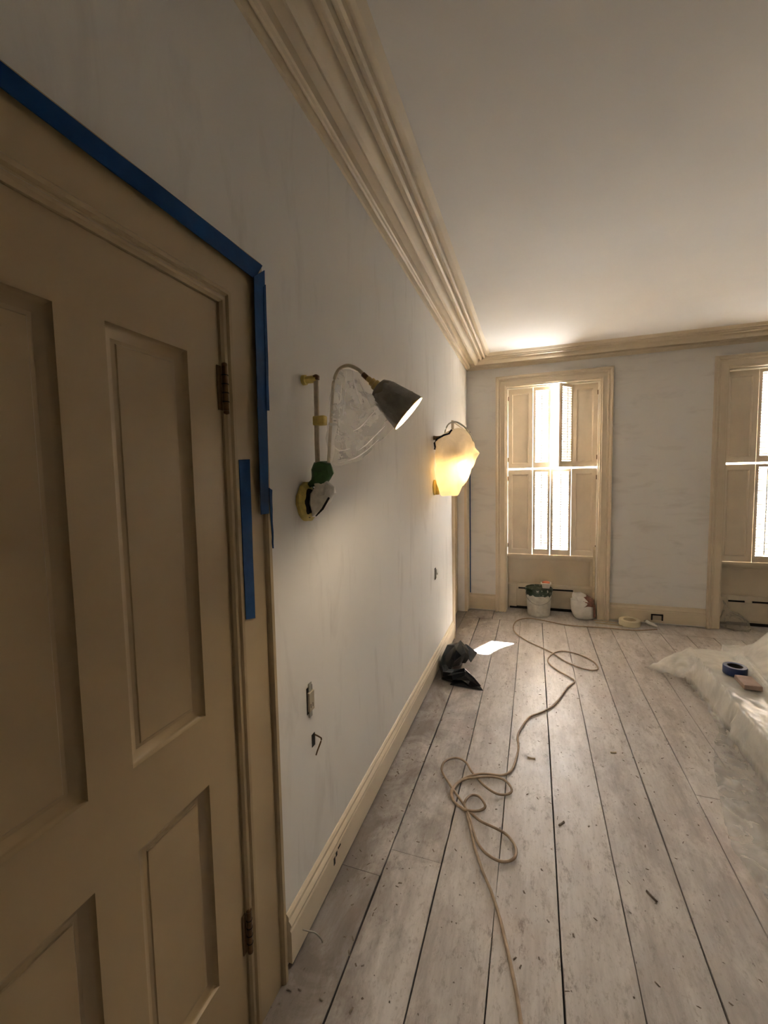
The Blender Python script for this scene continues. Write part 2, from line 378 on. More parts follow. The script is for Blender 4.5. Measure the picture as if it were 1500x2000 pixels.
# ---------------------------------------------------------------- doors
CASE = [(-0.0025, -0.02), (-0.0025, 0.004), (0.005, 0.010), (0.012, 0.011), (0.018, 0.006), (0.023, 0.006), (0.028, 0.012), (0.038, 0.0135), (0.042, 0.010), (0.044, 0.010),
        (0.160, 0.0115), (0.162, 0.018), (0.168, 0.024), (0.183, 0.024), (0.189, 0.016), (0.190, -0.001)]
def scale_case(total): return [(d*total/0.19, t) for d, t in CASE]
def make_door(n, a0, a1, top, face, hinges, label, case_w, case_label, trim_n, hang=True):
    g = 0.003
    body = MB(); w2 = a1-a0
    st = 0.108*w2/0.70; mid = 0.09*w2/0.70
    A = [a0+g, a0+st, (a0+a1)/2-mid/2, (a0+a1)/2+mid/2, a1-st, a1-g]
    B = [0.008, 0.288, 0.822, 0.995, 1.850, top-g]
    for i in range(5):
        for j in range(5):
            if i in (1, 3) and j in (1, 3): continue
            body.add([LEFT(A[i], B[j], face), LEFT(A[i+1], B[j], face), LEFT(A[i+1], B[j+1], face), LEFT(A[i], B[j+1], face)], [(0, 1, 2, 3)])
    for (q0, q1) in ((A[0], A[0]), (A[5], A[5])):
        body.add([LEFT(q0, B[0], face), LEFT(q0, B[5], face), LEFT(q0, B[5], face-0.04), LEFT(q0, B[0], face-0.04)], [(0, 1, 2, 3)])
    for q in (B[0], B[5]):
        body.add([LEFT(A[0], q, face), LEFT(A[5], q, face), LEFT(A[5], q, face-0.04), LEFT(A[0], q, face-0.04)], [(0, 1, 2, 3)])
    body.add([LEFT(A[0], B[0], face-0.04), LEFT(A[5], B[0], face-0.04), LEFT(A[5], B[5], face-0.04), LEFT(A[0], B[5], face-0.04)], [(0, 1, 2, 3)])
    d = struct(body.build('door_%d' % n, 'door_shaded_cream'), label)
    for i in (1, 3):
        for j in (1, 3):
            panel_ring(MB(), LEFT, A[i], A[i+1], B[j], B[j+1], face, [(0.002, 0.006), (0.008, 0.012), (0.022, 0.017), (0.030, 0.0155), (0.032, 0.0135)]).build('door_panel', 'door_shaded_cream', d, smooth=30)
    for (z0, z1) in hinges:
        h = MB(); h.tube([(face+0.009, a1+0.004, z0), (face+0.009, a1+0.004, z1)], 0.0075, 10)
        hg = h.build('hinge', 'bronze', d, smooth=40)
        for q in range(1, 5):
            zz = z0+(z1-z0)*q/5
            MB().lathe([(0.0082, -0.0012), (0.0082, 0.0012)], (face+0.009, a1+0.004, zz)).build('knuckle_ring', 'black_gap', hg)
        MB().box(face+0.001, face+0.003, a1-0.016, a1+0.012, z0, z1).build('hinge_leaf', 'bronze', hg)
        for zz in (z0-0.004, z1+0.004):
            MB().lathe([(0.002, -0.006), (0.0075, -0.003), (0.0075, 0.003), (0.002, 0.006)], (face+0.009, a1+0.004, zz), n=10).build('pin_tip', 'bronze', hg, smooth=True)
    # jambs and stop behind the leaf
    jb = MB()
    for (q0, q1) in ((a0-0.012, a0-0.0), (a1, a1+0.012)): jb.mbox(LEFT, q0, q1, 0, top+0.012, -0.175, min(face, -0.001))
    jb.mbox(LEFT, a0-0.012, a1+0.012, top, top+0.012, -0.175, min(face, -0.001))
    struct(jb.build('trim_%d' % (trim_n+1), 'near_trim_shaded_cream' if n == 1 else 'trim_cream'))
    return struct(frame_mould(MB(), LEFT, scale_case(case_w), a0, a1, top).build('trim_%d' % trim_n, 'near_trim_shaded_cream' if n == 1 else 'trim_cream', smooth=25), case_label)
make_door(1, D1A, D1B, D1T, -0.002, [(0.265, 0.378), (1.733, 1.842)], 'cream panelled door with raised mouldings and dark bronze hinges', 0.160, 'cream moulded architrave around the panelled door', 5)
make_door(2, D2A, D2B, D2T, -0.10, [], 'cream panelled door set back beside the far corner', 0.105, 'narrow cream architrave beside the far corner', 7)
struct(MB().box(-0.22, -0.185, YB, D+TH, -0.1, H).build('wall_light_blocker', 'black_gap'))  # unseen black slab added behind the doors to stop outside light leaking in

# added house front, kept dark and low to set the light behind the shutters
fo = Vector((2.0, 17.0, -5.0)); fc = empty('added_house_front', fo, 'added dark house front across the street to dim the shutter gaps', 'building')
MB().box(-16, 20, 17.0, 18.0, -5, 4.95).build('facade', 'facade_stone', fc, fo)
MB().box(-16.3, 20.3, 16.75, 17.0, 4.75, 5.1).build('eaves', 'facade_stone', fc, fo)
for ix in range(7):
    for iz in range(3):
        x0, z0 = -11+4*ix, -4+3.3*iz
        wf = MB().box(x0, x0+1.3, 16.93, 17.0, z0, z0+2.1).build('window', 'facade_stone', fc, fo)
        MB().box(x0+0.12, x0+1.18, 16.91, 16.93, z0+0.12, z0+1.98).build('pane', 'facade_glass', wf, fo)
# ---------------------------------------------------------------- windows with interior shutters
WCASE = [(-0.002, -0.05), (-0.002, 0.012), (0.010, 0.014), (0.014, 0.020), (0.060, 0.020), (0.064, 0.026), (0.072, 0.028), (0.078, 0.022), (0.084, 0.022),
         (0.090, 0.032), (0.100, 0.040), (0.112, 0.040), (0.115, 0.030), (0.115, -0.001)]
SLAT = None
def slat_mesh(width, depth, tilt):
    mb = MB(); c, s_ = math.cos(tilt), math.sin(tilt); sec = [(-depth/2, 0.0022), (-depth*0.42, 0.0040), (depth*0.42, 0.0036), (depth/2, 0), (depth*0.42, -0.0036), (-depth*0.42, -0.0040), (-depth/2, -0.0022)]
    mb.loft([[Vector((x, y*c-z*s_, y*s_+z*c)) for y, z in sec] for x in (-width/2, width/2)])
    o = mb.build('tmp', 'shutter_cream'); me = o.data; bpy.data.objects.remove(o); return me
def place(name, me, parent, loc):
    o = bpy.data.objects.new(name, me); COL.objects.link(o); o.parent = parent; o.location = loc; return o
def louvre_leaf(win, org, x0, x1, z0, z1, hinge_right, ang, tilt, gap=0.0275):
    """leaf hinged on one side; local x runs from the hinge"""
    w_ = x1-x0; root = bpy.data.objects.new('louvred_shutter', None)
    st, rt, rb = 0.026, 0.03, 0.062; h_ = z1-z0; th = 0.011
    sgn = -1 if hinge_right else 1
    fr = MB()
    X = lambda a, b: (min(sgn*a, sgn*b), max(sgn*a, sgn*b))
    for (a, b, c, d) in ((0, st, 0, h_), (w_-st, w_, 0, h_), (st, w_-st, 0, rb), (st, w_-st, h_-rt, h_)):
        fr.box(*X(a, b), -th, th, c, d)
    leaf = fr.build('louvred_shutter', 'shutter_cream', win)
    leaf.location = Vector((x1 if hinge_right else x0, D+SHY, z0)) - Vector(org); leaf.rotation_euler = (0, 0, ang)
    bpy.data.objects.remove(root)
    n = int((h_-rb-rt)/gap); me = slat_mesh(w_-2*st, 0.027, tilt); off = (h_-rb-rt-n*gap)/2
    for k in range(n):
        place('slat', me, leaf, (sgn*w_/2, 0, rb+off+gap*(k+0.5)))
    MB().box(sgn*w_/2-0.004, sgn*w_/2+0.004, -0.024, -0.016, rb+0.015, h_-rt-0.012).build('tilt_rod', 'shutter_cream', leaf)
    return leaf
def solid_leaf(win, org, x0, x1, z0, z1, knob_right):
    mp = lambda a, b, t: Vector((a, D+SHY-t, b)); mb = MB(); st = 0.045
    A = [x0, x0+st, x1-st, x1]; B = [z0, z0+0.055, z1-0.055, z1]
    for i in range(3):
        for j in range(3):
            if i == 1 and j == 1: continue
            for t in (0.011, -0.011):
                mb.add([mp(A[i], B[j], t), mp(A[i+1], B[j], t), mp(A[i+1], B[j+1], t), mp(A[i], B[j+1], t)], [(0, 1, 2, 3)])
    for (p, q) in (((A[0], B[0]), (A[0], B[3])), ((A[3], B[0]), (A[3], B[3])), ((A[0], B[0]), (A[3], B[0])), ((A[0], B[3]), (A[3], B[3]))):
        mb.add([mp(*p, 0.011), mp(*q, 0.011), mp(*q, -0.011), mp(*p, -0.011)], [(0, 1, 2, 3)])
    leaf = mb.build('solid_shutter', 'shutter_cream', win, org)
    pn = panel_ring(MB(), mp, A[1], A[2], B[1], B[2], 0.011, [(0.001, 0.004), (0.008, 0.009), (0.010, 0.012)])
    pn.build('shutter_panel', 'shutter_cream', leaf, org, smooth=30)
    hx = x0 if not knob_right else x1
    for zz in (z0+0.10, z1-0.10):
        MB().mbox(mp, hx-0.007, hx+0.007, zz-0.024, zz+0.024, 0.011, 0.014).build('hinge', 'bronze', leaf, org)
    return leaf
def make_window(n, wn, open_leaf, tilt, label, closed=True):
    xa, xb, xc, xd = wn; org = Vector((xb, D, 0))
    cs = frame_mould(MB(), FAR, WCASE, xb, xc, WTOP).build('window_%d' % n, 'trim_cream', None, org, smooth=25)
    win = struct(cs, label)
    # linings
    mb = MB()
    for x0, x1 in ((xb, xb+0.012), (xc-0.012, xc)): mb.box(x0, x1, D+0.048, D+0.395, 0.0, WTOP-0.002)
    mb.box(xb, xc, D+0.048, D+0.395, WTOP-0.012, WTOP)
    mb.build('jamb_lining', 'sash_white', win, org)
    MB().box(xb, xc, D+0.17, D+0.43, 0.635, 0.662).build('window_sill', 'sash_white', win, org)
    # sashes: upper outside, lower inside
    for (z0, z1, yy) in ((1.62, WTOP-0.014, D+0.32), (0.662, 1.665, D+0.275)):
        f = MB(); x0, x1 = xb+0.014, xc-0.014
        for b in ((x0, x0+0.045, z0, z1), (x1-0.045, x1, z0, z1), (x0+0.045, x1-0.045, z0, z0+0.05), (x0+0.045, x1-0.045, z1-0.045, z1)):
            f.box(b[0], b[1], yy-0.018, yy+0.018, b[2], b[3])
        sash = f.build('sash', 'sash_white', win, org)
        MB().box(x0+0.04, x1-0.04, yy-0.002, yy+0.002, z0+0.04, z1-0.04).build('pane', 'window_glass', sash, org)
    # apron under the shutters
    ap = MB(); mp = lambda a, b, t: Vector((a, D+0.20-t, b))
    A = [xb, xb+0.05, xc-0.05, xc]; B = [0.0, 0.30, 0.59, 0.668]
    for i in range(3):
        for j in range(3):
            if i == 1 and j == 1: continue
            ap.add([mp(A[i], B[j], 0), mp(A[i+1], B[j], 0), mp(A[i+1], B[j+1], 0), mp(A[i], B[j+1], 0)], [(0, 1, 2, 3)])
    ap.box(xb, xc, D+0.204, D+0.39, 0.0, 0.634); ap.box(xb, xc, D+SHY-0.018, D+0.205, 0.64, 0.668)
    apo = ap.build('apron', 'trim_cream', win, org)
    panel_ring(MB(), mp, A[1], A[2], B[1], B[2], 0, [(0.002, 0.003), (0.010, 0.003)]).build('apron_panel', 'trim_cream', apo, org)
    W = xc-xb; s1, s2 = xb+0.285*W/0.96+0.001, xc-0.268*W/0.96; cx = xb+0.474*W/0.96
    if closed:
        zl0, zl1, zu0, zu1 = 0.670, 1.647, 1.665, WTOP-0.0145
        solid_leaf(win, org, xb+0.0135, s1-0.002, zu0, zu1, False); solid_leaf(win, org, xb+0.0135, s1-0.002, zl0, zl1, False)
        solid_leaf(win, org, s2+0.002, xc-0.0135, zu0, zu1, True); solid_leaf(win, org, s2+0.002, xc-0.0135, zl0, zl1, True)
        louvre_leaf(win, org, s1+0.001, cx-0.003, zu0, zu1, False, 0.0, tilt); louvre_leaf(win, org, s1+0.001, cx-0.003, zl0, zl1, False, 0.0, tilt)
        louvre_leaf(win, org, cx+0.003, s2-0.001, zu0, zu1, True, open_leaf, tilt); louvre_leaf(win, org, cx+0.003, s2-0.001, zl0, zl1, True, 0.0, tilt)
    else:
        for z0, z1 in ((0.673, 1.644), (1.668, WTOP-0.018)):
            solid_leaf(win, org, xb+0.0135, s1-0.002, z0, z1, False); solid_leaf(win, org, s2+0.002, xc-0.0135, z0, z1, True)
        solid_leaf(win, org, cx+0.002, s2-0.001, 1.668, WTOP-0.018, True); solid_leaf(win, org, s1+0.001, cx-0.002, 1.668, WTOP-0.018, False)
        solid_leaf(win, org, s1+0.001, cx-0.002, 0.673, 1.644, False); solid_leaf(win, org, cx+0.002, s2-0.001, 0.673, 1.644, True)
    return win
make_window(1, WIN[0], math.radians(52), math.radians(-16), 'tall window with cream shutters, one upper louvred leaf standing ajar')
make_window(2, WIN[1], 0.0, math.radians(-20), 'tall window with shutters closed behind the plastic covered furniture')
make_window(3, WIN[2], 0.0, 0.0, 'tall window with all its solid shutters closed', closed=False)

def heater(wn, label):
    xb, xc = wn[1]+0.016, wn[2]-0.03; HO = 0.145; org = Vector(((xb+xc)/2, D+HO+0.03, 0))
    e = empty('baseboard_heater', org, label, 'heater', 'baseboard heaters under the windows')
    b = MB(); sec = [(D+HO+0.057, 0.035), (D+HO+0.020, 0.035), (D+HO+0.012, 0.06), (D+HO+0.012, 0.245), (D+HO+0.022, 0.285), (D+HO+0.034, 0.305), (D+HO+0.057, 0.305)]
    b.loft([[(x, y, z) for y, z in sec] for x in (xb, xc)]); b.build('cover', 'heater_enamel', e, org)
    L = xc-xb
    for (a, c) in ((0.13, 0.30), (0.52, 0.78)) if wn is WIN[0] else ((0.12, 0.27), (0.34, 0.52), (0.6, 0.8)):
        MB().box(xb+a*L, xb+c*L, D+HO+0.006, D+HO+0.016, 0.246, 0.262).build('louvre_slot', 'black_gap', e, org)
    MB().box(xb, xb+0.10, D+HO+0.004, D+HO+0.05, 0.03, 0.30).build('end_cap', 'heater_enamel', e, org, bevel=0.004)
    MB().box(xb+0.02, xc-0.02, D+HO+0.03, D+HO+0.055, 0.0, 0.034).build('base_recess', 'black_gap', e, org)
heater(WIN[0], 'cream baseboard heater cover behind the splattered paint bucket')
heater(WIN[1], 'cream baseboard heater cover behind the crumpled clear bag')

# ---------------------------------------------------------------- masking tape
def tape(name, pts, plane, label, mat='blue_tape', th=0.0012, ax=0, group=None, sub=5):
    """pts: pixel quad (left edge down, right edge down) on the plane it is stuck to"""
    q = [P(x, y, ax, plane) for x, y in pts]; mb = MB(); nrm = Vector((th, 0, 0)) if ax == 0 else Vector((0, -th, 0))
    (a, b, c, d) = q; rings = []           # a-b one long edge, d-c the other
    for k in range(sub+1):
        t_ = k/sub; l = a.lerp(b, t_); r = d.lerp(c, t_)
        j = random.uniform(-0.0012, 0.0012) if 0 < k < sub else 0
        w_ = (r-l).normalized()*j
        rings.append([l+w_, l+w_+nrm*random.uniform(1, 1.8), r+w_+nrm*random.uniform(1, 1.8), r+w_])
    mb.loft(rings); org = min(mb.v, key=lambda v: v.z).copy()
    return tag(mb.build(name, mat, None, org), label, 'tape', 'blue masking tape on the near door frame' if group is None else group)
tape('masking_tape', [(-60, 72), (512, 519), (497, 545), (-60, 125)], 0.0245, 'long blue masking tape strip along the top of the door architrave', sub=9)
tape('masking_tape', [(495, 540), (509, 1005), (525, 1003), (516, 528)], 0.0262, 'blue masking tape down the outer edge of the door architrave')
tape('masking_tape', [(514, 560), (520, 802), (525.5, 802), (518, 556)], 0.0278, 'short overlapping strip of blue tape at the wall edge of the upright tape')
tape('masking_tape', [(466, 898), (480, 1210), (498, 1207), (487, 897)], 0.0116, 'separate blue tape strip stuck on the flat of the door architrave')
tape('masking_tape', [(525, 953), (528.5, 1018), (532, 1018), (531, 957)], 0.0250, 'small torn blue tape scrap below the end of the upright tape')
tape('masking_tape', [(528.5, 1018), (532, 1071), (534, 1071), (532, 1018)], 0.0245, 'thin torn blue tape sliver hanging lowest on the architrave edge')
tag(MB().box(0.0255, 0.037, D-0.003, D-0.001, 0.20, 2.10).build('masking_tape', 'blue_tape', None, (0.031, D-0.002, 0.20)), 'thin blue tape line in the far room corner', 'tape')

# ---------------------------------------------------------------- reading lamp 1
LY = 1.30
def Q(px, py, y=None):
    return P(px, py, 1, LY if y is None else y)
org = Vector((0, LY, 1.483))
lamp = empty('wall_lamp', org, 'swing arm wall lamp with dark metal shade, lit, partly wrapped in clear film', 'lamp', 'swing arm reading lamps on the left wall')
MB().lathe([(0.061, 0.001), (0.061, 0.008), (0.055, 0.016), (0.040, 0.018)], (0, LY-0.005, 1.483), (1, 0, 0)).build('backplate', 'black_gap', lamp, org, smooth=40)
mb = MB(); rg = []
for k in range(22):                          # torn tape border around the plate
    a = math.radians(70+k*240/21); r0 = 0.043+0.016*noise.noise(Vector((k*0.33, 2.2, 0))); r1 = 0.068+random.uniform(-0.003, 0.003)
    c = Vector((0.0, LY-0.005, 1.483)); dr = Vector((0, math.cos(a), math.sin(a)))
    rg.append([c+dr*r1+Vector((0.001, 0, 0)), c+dr*r1+Vector((0.012, 0, 0)), c+dr*r0+Vector((0.021, 0, 0)), c+dr*r0+Vector((0.019, 0, 0))])
mb.loft(rg); mb.build('tape_border', 'yellow_tape', lamp, org)
rod1 = [Q(617, 738), Q(618.5, 800), Q(619, 860), Q(621, 925)]
MB().tube(rod1, 0.0085, 10).build('arm_post', 'pale_cord_cover', lamp, org, smooth=True)
MB().tube([Vector((0.0, LY, 1.893)), Vector((0.012, LY, 1.893)), Vector((0.014, LY, 1.893)), Vector((0.052, LY, 1.893))], [0.017, 0.017, 0.0125, 0.0125], 12).build('wall_standoff', 'yellow_tape', lamp, org, smooth=30)
MB().lathe([(0.004, -0.010), (0.012, -0.006), (0.012, 0.006), (0.004, 0.011)], Q(617, 738), (0, 0, 1), 12).build('post_cap', 'bronze', lamp, org, smooth=40)
tp = Q(624, 821); MB().box(tp.x-0.020, tp.x+0.024, LY-0.013, LY+0.012, tp.z-0.017, tp.z+0.014).build('tape_flag', 'yellow_tape', lamp, org, bevel=0.003)
arm = catmull([Q(641, 925), Q(643, 880), Q(646, 830), Q(649, 780), Q(652, 745), Q(662, 722), Q(680, 714), Q(700, 722), Q(713, 735)], 6)
MB().tube(arm, 0.0058, 8).build('swing_arm', 'pale_cord_cover', lamp, org, smooth=True)
AX = Vector((0.097, 0.026, -0.090)).normalized()
S0 = Q(737, 755)
MB().lathe([(0.007, -0.042), (0.009, -0.038), (0.009, -0.028), (0.013, -0.026), (0.013, -0.014), (0.017, -0.012), (0.017, -0.002), (0.014, 0.002)], S0, AX, 16).build('socket', 'brass', lamp, org, smooth=30)
MB().tube([Q(709, 731), Q(720, 741)], 0.0085, 10).build('cord_grip', 'bronze', lamp, org, smooth=True)
shp = [(0.020, 0.0), (0.031, 0.004), (0.040, 0.020), (0.048, 0.050), (0.056, 0.085), (0.063, 0.118), (0.065, 0.131)]
sh = MB().lathe(shp, S0, AX, 36, True, False).build('lamp_shade', 'shade_metal', lamp, org, smooth=50)
MB().lathe([(r-0.0025, h+0.002 if i < 6 else h) for i, (r, h) in enumerate(shp)], S0, AX, 36, True, False).build('shade_lining', 'shade_inside', sh, org, smooth=50)
MB().lathe([(0.0655, 0.129), (0.0665, 0.131), (0.0655, 0.133), (0.0625, 0.132)], S0, AX, 36, False, False).build('shade_rim', 'brass', sh, org, smooth=True)
BC = S0+AX*0.088
MB().lathe([(0.011, -0.058), (0.013, -0.035), (0.027, -0.014), (0.031, 0.004), (0.026, 0.020), (0.014, 0.029), (0.002, 0.031)], BC, AX, 18).build('bulb', 'bulb_glow', lamp, org, smooth=True)
pl = bpy.data.lights.new('lamp_light', 'POINT'); po = bpy.data.objects.new('lamp_light', pl); COL.objects.link(po)
pl.energy = 9.5; pl.color = (1.0, 0.82, 0.60); pl.shadow_soft_size = 0.025; po.location = BC+AX*0.026
# green tape knot around both rods
mb = MB(); gp = [(Q(629, 903), 0.030, 0.020), (Q(629, 915), 0.037, 0.023), (Q(630, 928), 0.038, 0.024), (Q(627, 936), 0.036, 0.024), (Q(619, 944), 0.040, 0.024), (Q(620, 950), 0.030, 0.020)]
mb.loft([[crumple(c+Vector((math.cos(a)*rx, math.sin(a)*ry, 0.004*math.sin(3*a))), 55, 0.007) for a in [2*math.pi*k/16 for k in range(16)]] for c, rx, ry in gp])
mb.build('green_tape_wrap', 'green_tape', lamp, org, smooth=35)
# crumpled white wrap over the body
mb = MB(); lp = [(Q(629, 942), 0.026, 0.020), (Q(633, 950), 0.036, 0.030), (Q(631, 965), 0.043, 0.034), (Q(627, 980), 0.038, 0.032), (Q(620, 997), 0.022, 0.024), (Q(615, 1010), 0.006, 0.010)]
mb.loft([[crumple(c+Vector((math.cos(a)*rx, math.sin(a)*ry, 0)), 38, 0.013, 3) for a in [2*math.pi*k/18 for k in range(18)]] for c, rx, ry in lp])
mb.build('plastic_wrap', 'film_wrap', lamp, org, smooth=28)
MB().tube([Q(644, 972, LY-0.03)+Vector((0, -0.006, 0)), Q(630, 994, LY-0.026), Q(617, 1008, LY-0.014)], [0.0035, 0.004, 0.002], 6).build('dark_seam', 'black_gap', lamp, org)
# clear film bag stretched between the arm and the shade
top = catmull([Q(649, 770), Q(655, 738), Q(668, 722), Q(690, 722), Q(712, 738), Q(735, 762), Q(752, 790), Q(766, 815)], 4)
bot = catmull([Q(646, 905), Q(655, 908), Q(672, 907), Q(695, 902), Q(715, 890), Q(735, 870), Q(752, 850), Q(768, 836)], 4)
mb = MB(); n = len(top); rg = []; m_ = 9
for i in range(n):
    s_ = i/(n-1); bul = 0.055*math.sin(math.pi*min(1, 0.12+s_*0.95))+0.012
    ring = []
    for k in range(2*m_):
        u_ = k/m_ if k <= m_ else 2-k/m_; sd_ = -1 if k <= m_ else 1
        p = top[i].lerp(bot[i], u_); p = p + Vector((0, sd_*bul*math.sin(math.pi*u_)**0.7 if 0 < u_ < 1 else 0, 0))
        ring.append(crumple(p, 26, 0.010, 5))
    rg.append(ring)
mb.loft(rg, True, False, False); mb.build('film_bag', 'clear_film', lamp, org, smooth=True)
FOLDS = [[(676, 724), (674, 770), (670, 812)], [(690, 724), (693, 752), (706, 790)], [(738, 798), (724, 812), (704, 834), (690, 842)], [(668, 745), (664, 790), (661, 850)], [(700, 880), (716, 868), (738, 846), (752, 832)],
         [(660, 904), (690, 896), (716, 880), (740, 858)], [(700, 740), (712, 766), (720, 786)], [(650, 870), (664, 880), (684, 876)]]
for i, f in enumerate(FOLDS):
    yy = LY-0.062
    pf = [P(x, y, 1, yy) for x, y in f]; pf = catmull(pf, 5)
    MB().tube(pf, [0.0006+0.0013*math.sin(math.pi*k/(len(pf)-1)) for k in range(len(pf))], 5).build('film_fold', 'fold_film', lamp, org, smooth=True)

# the loose end of the film clings to the near flank of the shade
ref = AX.cross(Vector((0, 0, 1))).normalized(); ref2 = AX.cross(ref).normalized()
view = (CAM-S0); a0 = math.atan2(view.dot(ref2), view.dot(ref)); rg = []
for i in range(9):
    hh = 0.022+0.106*i/8; rr_ = 0.040+(0.065-0.040)*(hh-0.02)/0.111+0.0045; ring = []
    for k in range(15):
        an = a0+math.radians(-62+(150-4*i)*k/14)
        v = S0+AX*(hh+0.006*math.sin(k*1.3))+(ref*math.cos(an)+ref2*math.sin(an))*rr_
        ring.append(crumple(v, 60, 0.005, 7))
    rg.append(ring)
mb = MB(); mb.loft(rg, False); mb.build('film_tail', 'tail_film', lamp, org, smooth=25)

# ---------------------------------------------------------------- reading lamp 2, bagged
LY2 = 3.30
q2 = lambda x, y, dy=0: P(x, y, 1, LY2)+Vector((0, dy, 0))
org = Vector((0, LY2, 1.46))
lamp2 = empty('wall_lamp', org, 'wall lamp glowing warm inside a tied plastic bag near the far door', 'lamp', 'swing arm reading lamps on the left wall')
MB().lathe([(0.060, 0.001), (0.060, 0.010), (0.045, 0.018)], (0, LY2, 1.49), (1, 0, 0)).build('backplate', 'yellow_tape', lamp2, org, smooth=40)
MB().tube([q2(853, 858), q2(854, 900), q2(855, 958)], 0.010, 10).build('arm_post', 'plug_white', lamp2, org, smooth=True)
MB().tube([Vector((0, LY2, 1.875)), Vector((0.02, LY2, 1.875)), Vector((0.06, LY2, 1.875))], [0.018, 0.014, 0.014], 12).build('wall_standoff', 'bronze', lamp2, org, smooth=True)
MB().tube(catmull([q2(862, 940), q2(864, 880), q2(872, 835), q2(888, 824), q2(905, 832), q2(918, 848), q2(925, 862)], 6), 0.006, 8).build('swing_arm', 'nickel', lamp2, org, smooth=True)
AX2 = Vector((0.045, -0.008, -0.10)).normalized(); S2 = Vector((0.150, LY2, 1.795))
sh = MB().lathe([(r*0.95, h*1.0) for r, h in shp], S2, AX2, 32, True, False).build('lamp_shade', 'shade_metal', lamp2, org, smooth=50)
MB().lathe([(r*0.95-0.0025, h*1.0+0.002) for r, h in shp], S2, AX2, 32, True, False).build('shade_lining', 'shade_inside', sh, org, smooth=50)
B2 = S2+AX2*0.150
MB().lathe([(0.011, -0.058), (0.013, -0.035), (0.027, -0.014), (0.031, 0.004), (0.026, 0.020), (0.014, 0.029), (0.002, 0.031)], B2, AX2, 18).build('bulb', 'bulb_glow_warm', lamp2, org, smooth=True)
pl = bpy.data.lights.new('lamp_light', 'POINT'); po = bpy.data.objects.new('lamp_light', pl); COL.objects.link(po)
pl.energy = 1.5; pl.color = (1.0, 0.62, 0.22); pl.shadow_soft_size = 0.04; po.location = B2+AX2*0.03
up_ = catmull([q2(853, 855), q2(866, 846), q2(885, 838), q2(905, 838), q2(918, 850), q2(927, 870), q2(933, 886)], 5)
lo_ = catmull([q2(854, 952), q2(862, 967), q2(875, 968), q2(893, 965), q2(908, 945), q2(920, 918), q2(933, 887)], 5)
mb = MB(); rg = []; n = len(up_)
for i in range(n):
    s_ = i/(n-1); bul = 0.105*math.sin(math.pi*min(0.98, 0.18+s_*0.80))+0.004
    ring = []
    for k in range(2*m_):
        u_ = k/m_ if k <= m_ else 2-k/m_; sd_ = -1 if k <= m_ else 1
        p = up_[i].lerp(lo_[i], u_); p = p+Vector((0, sd_*bul*math.sin(math.pi*u_)**0.7 if 0 < u_ < 1 else 0, 0))
        ring.append(crumple(p, 16, 0.016, 9))
    rg.append(ring)
mb.loft(rg, True, True, True); mb.build('plastic_bag', 'bag_film', lamp2, org, smooth=32)
mb = MB(); mb.tube([crumple(q, 40, 0.010) for q in catmull([q2(852, 878, -0.03), q2(852, 860, -0.03), q2(862, 854, -0.03), q2(873, 850, -0.03), q2(884, 842, -0.03)], 3)], 0.011, 7, 0.7)
mb.build('black_tape', 'black_plastic', lamp2, org)
MB().tube([q2(853, 940), q2(854, 952), q2(854, 966)], [0.017, 0.019, 0.015], 10).build('tape_wrap', 'yellow_tape', lamp2, org, smooth=35)

# ---------------------------------------------------------------- left wall outlets and holes
def on_left(px, py, t=0.0): return P(px, py, 0, t)
def wall_box(name, label, cat, y0, y1, z0, z1, parts):
    org = Vector((0, (y0+y1)/2, z0)); e = empty(name, org, label, cat)
    for nm, a0, a1, b0, b1, t0, t1, m in parts: MB().mbox(LEFT, a0, a1, b0, b1, t0, t1).build(nm, m, e, org, bevel=0.0008 if t1 > 0.004 else 0)
    return e
e = wall_box('wall_outlet', 'bare beige outlet without cover plate above the torn wall hole', 'outlet', 1.262, 1.292, 0.735, 0.842,
    [('cutout', 1.254, 1.294, 0.744, 0.838, 0.0003, 0.0015, 'black_gap'), ('receptacle', 1.259, 1.292, 0.752, 0.820, 0.001, 0.010, 'outlet_beige'),
     ('yoke', 1.266, 1.286, 0.728, 0.850, 0.001, 0.004, 'galvanised'), ('slot', 1.264, 1.268, 0.765, 0.780, 0.009, 0.0105, 'black_gap'), ('slot', 1.278, 1.282, 0.765, 0.780, 0.009, 0.0105, 'black_gap')])
e = wall_box('wall_hole', 'small torn wall hole with a bent wire below the bare outlet', 'hole', 1.283, 1.315, 0.60, 0.66,
    [('cavity', 1.281, 1.302, 0.610, 0.656, 0.0003, 0.0016, 'black_gap')])
o_ = Vector((0, 1.299, 0.60))
MB().tube(catmull([LEFT(1.300, 0.648, 0.002), LEFT(1.315, 0.632, 0.012), LEFT(1.322, 0.618, 0.016), LEFT(1.306, 0.585, 0.008), LEFT(1.298, 0.572, 0.006)], 5), 0.0028, 6).build('wire', 'bronze', e, o_)
wall_box('light_switch', 'bare switch without cover on the wall below the bagged lamp', 'switch', 3.29, 3.325, 0.752, 0.855,
    [('cutout', 3.282, 3.328, 0.756, 0.850, 0.0003, 0.0015, 'black_gap'), ('switch_body', 3.290, 3.322, 0.768, 0.838, 0.001, 0.010, 'galvanised'), ('toggle', 3.302, 3.310, 0.796, 0.810, 0.010, 0.022, 'plug_white')])
e = wall_box('baseboard_hole', 'ragged dark hole cut in the left baseboard', 'hole', 1.41, 1.49, 0.06, 0.105,
    [('cavity', 1.386, 1.400, 0.070, 0.100, 0.0183, 0.0195, 'black_gap'), ('cavity', 1.405, 1.418, 0.090, 0.108, 0.0183, 0.0195, 'black_gap'), ('cavity', 1.425, 1.450, 0.104, 0.112, 0.0183, 0.0195, 'black_gap')])
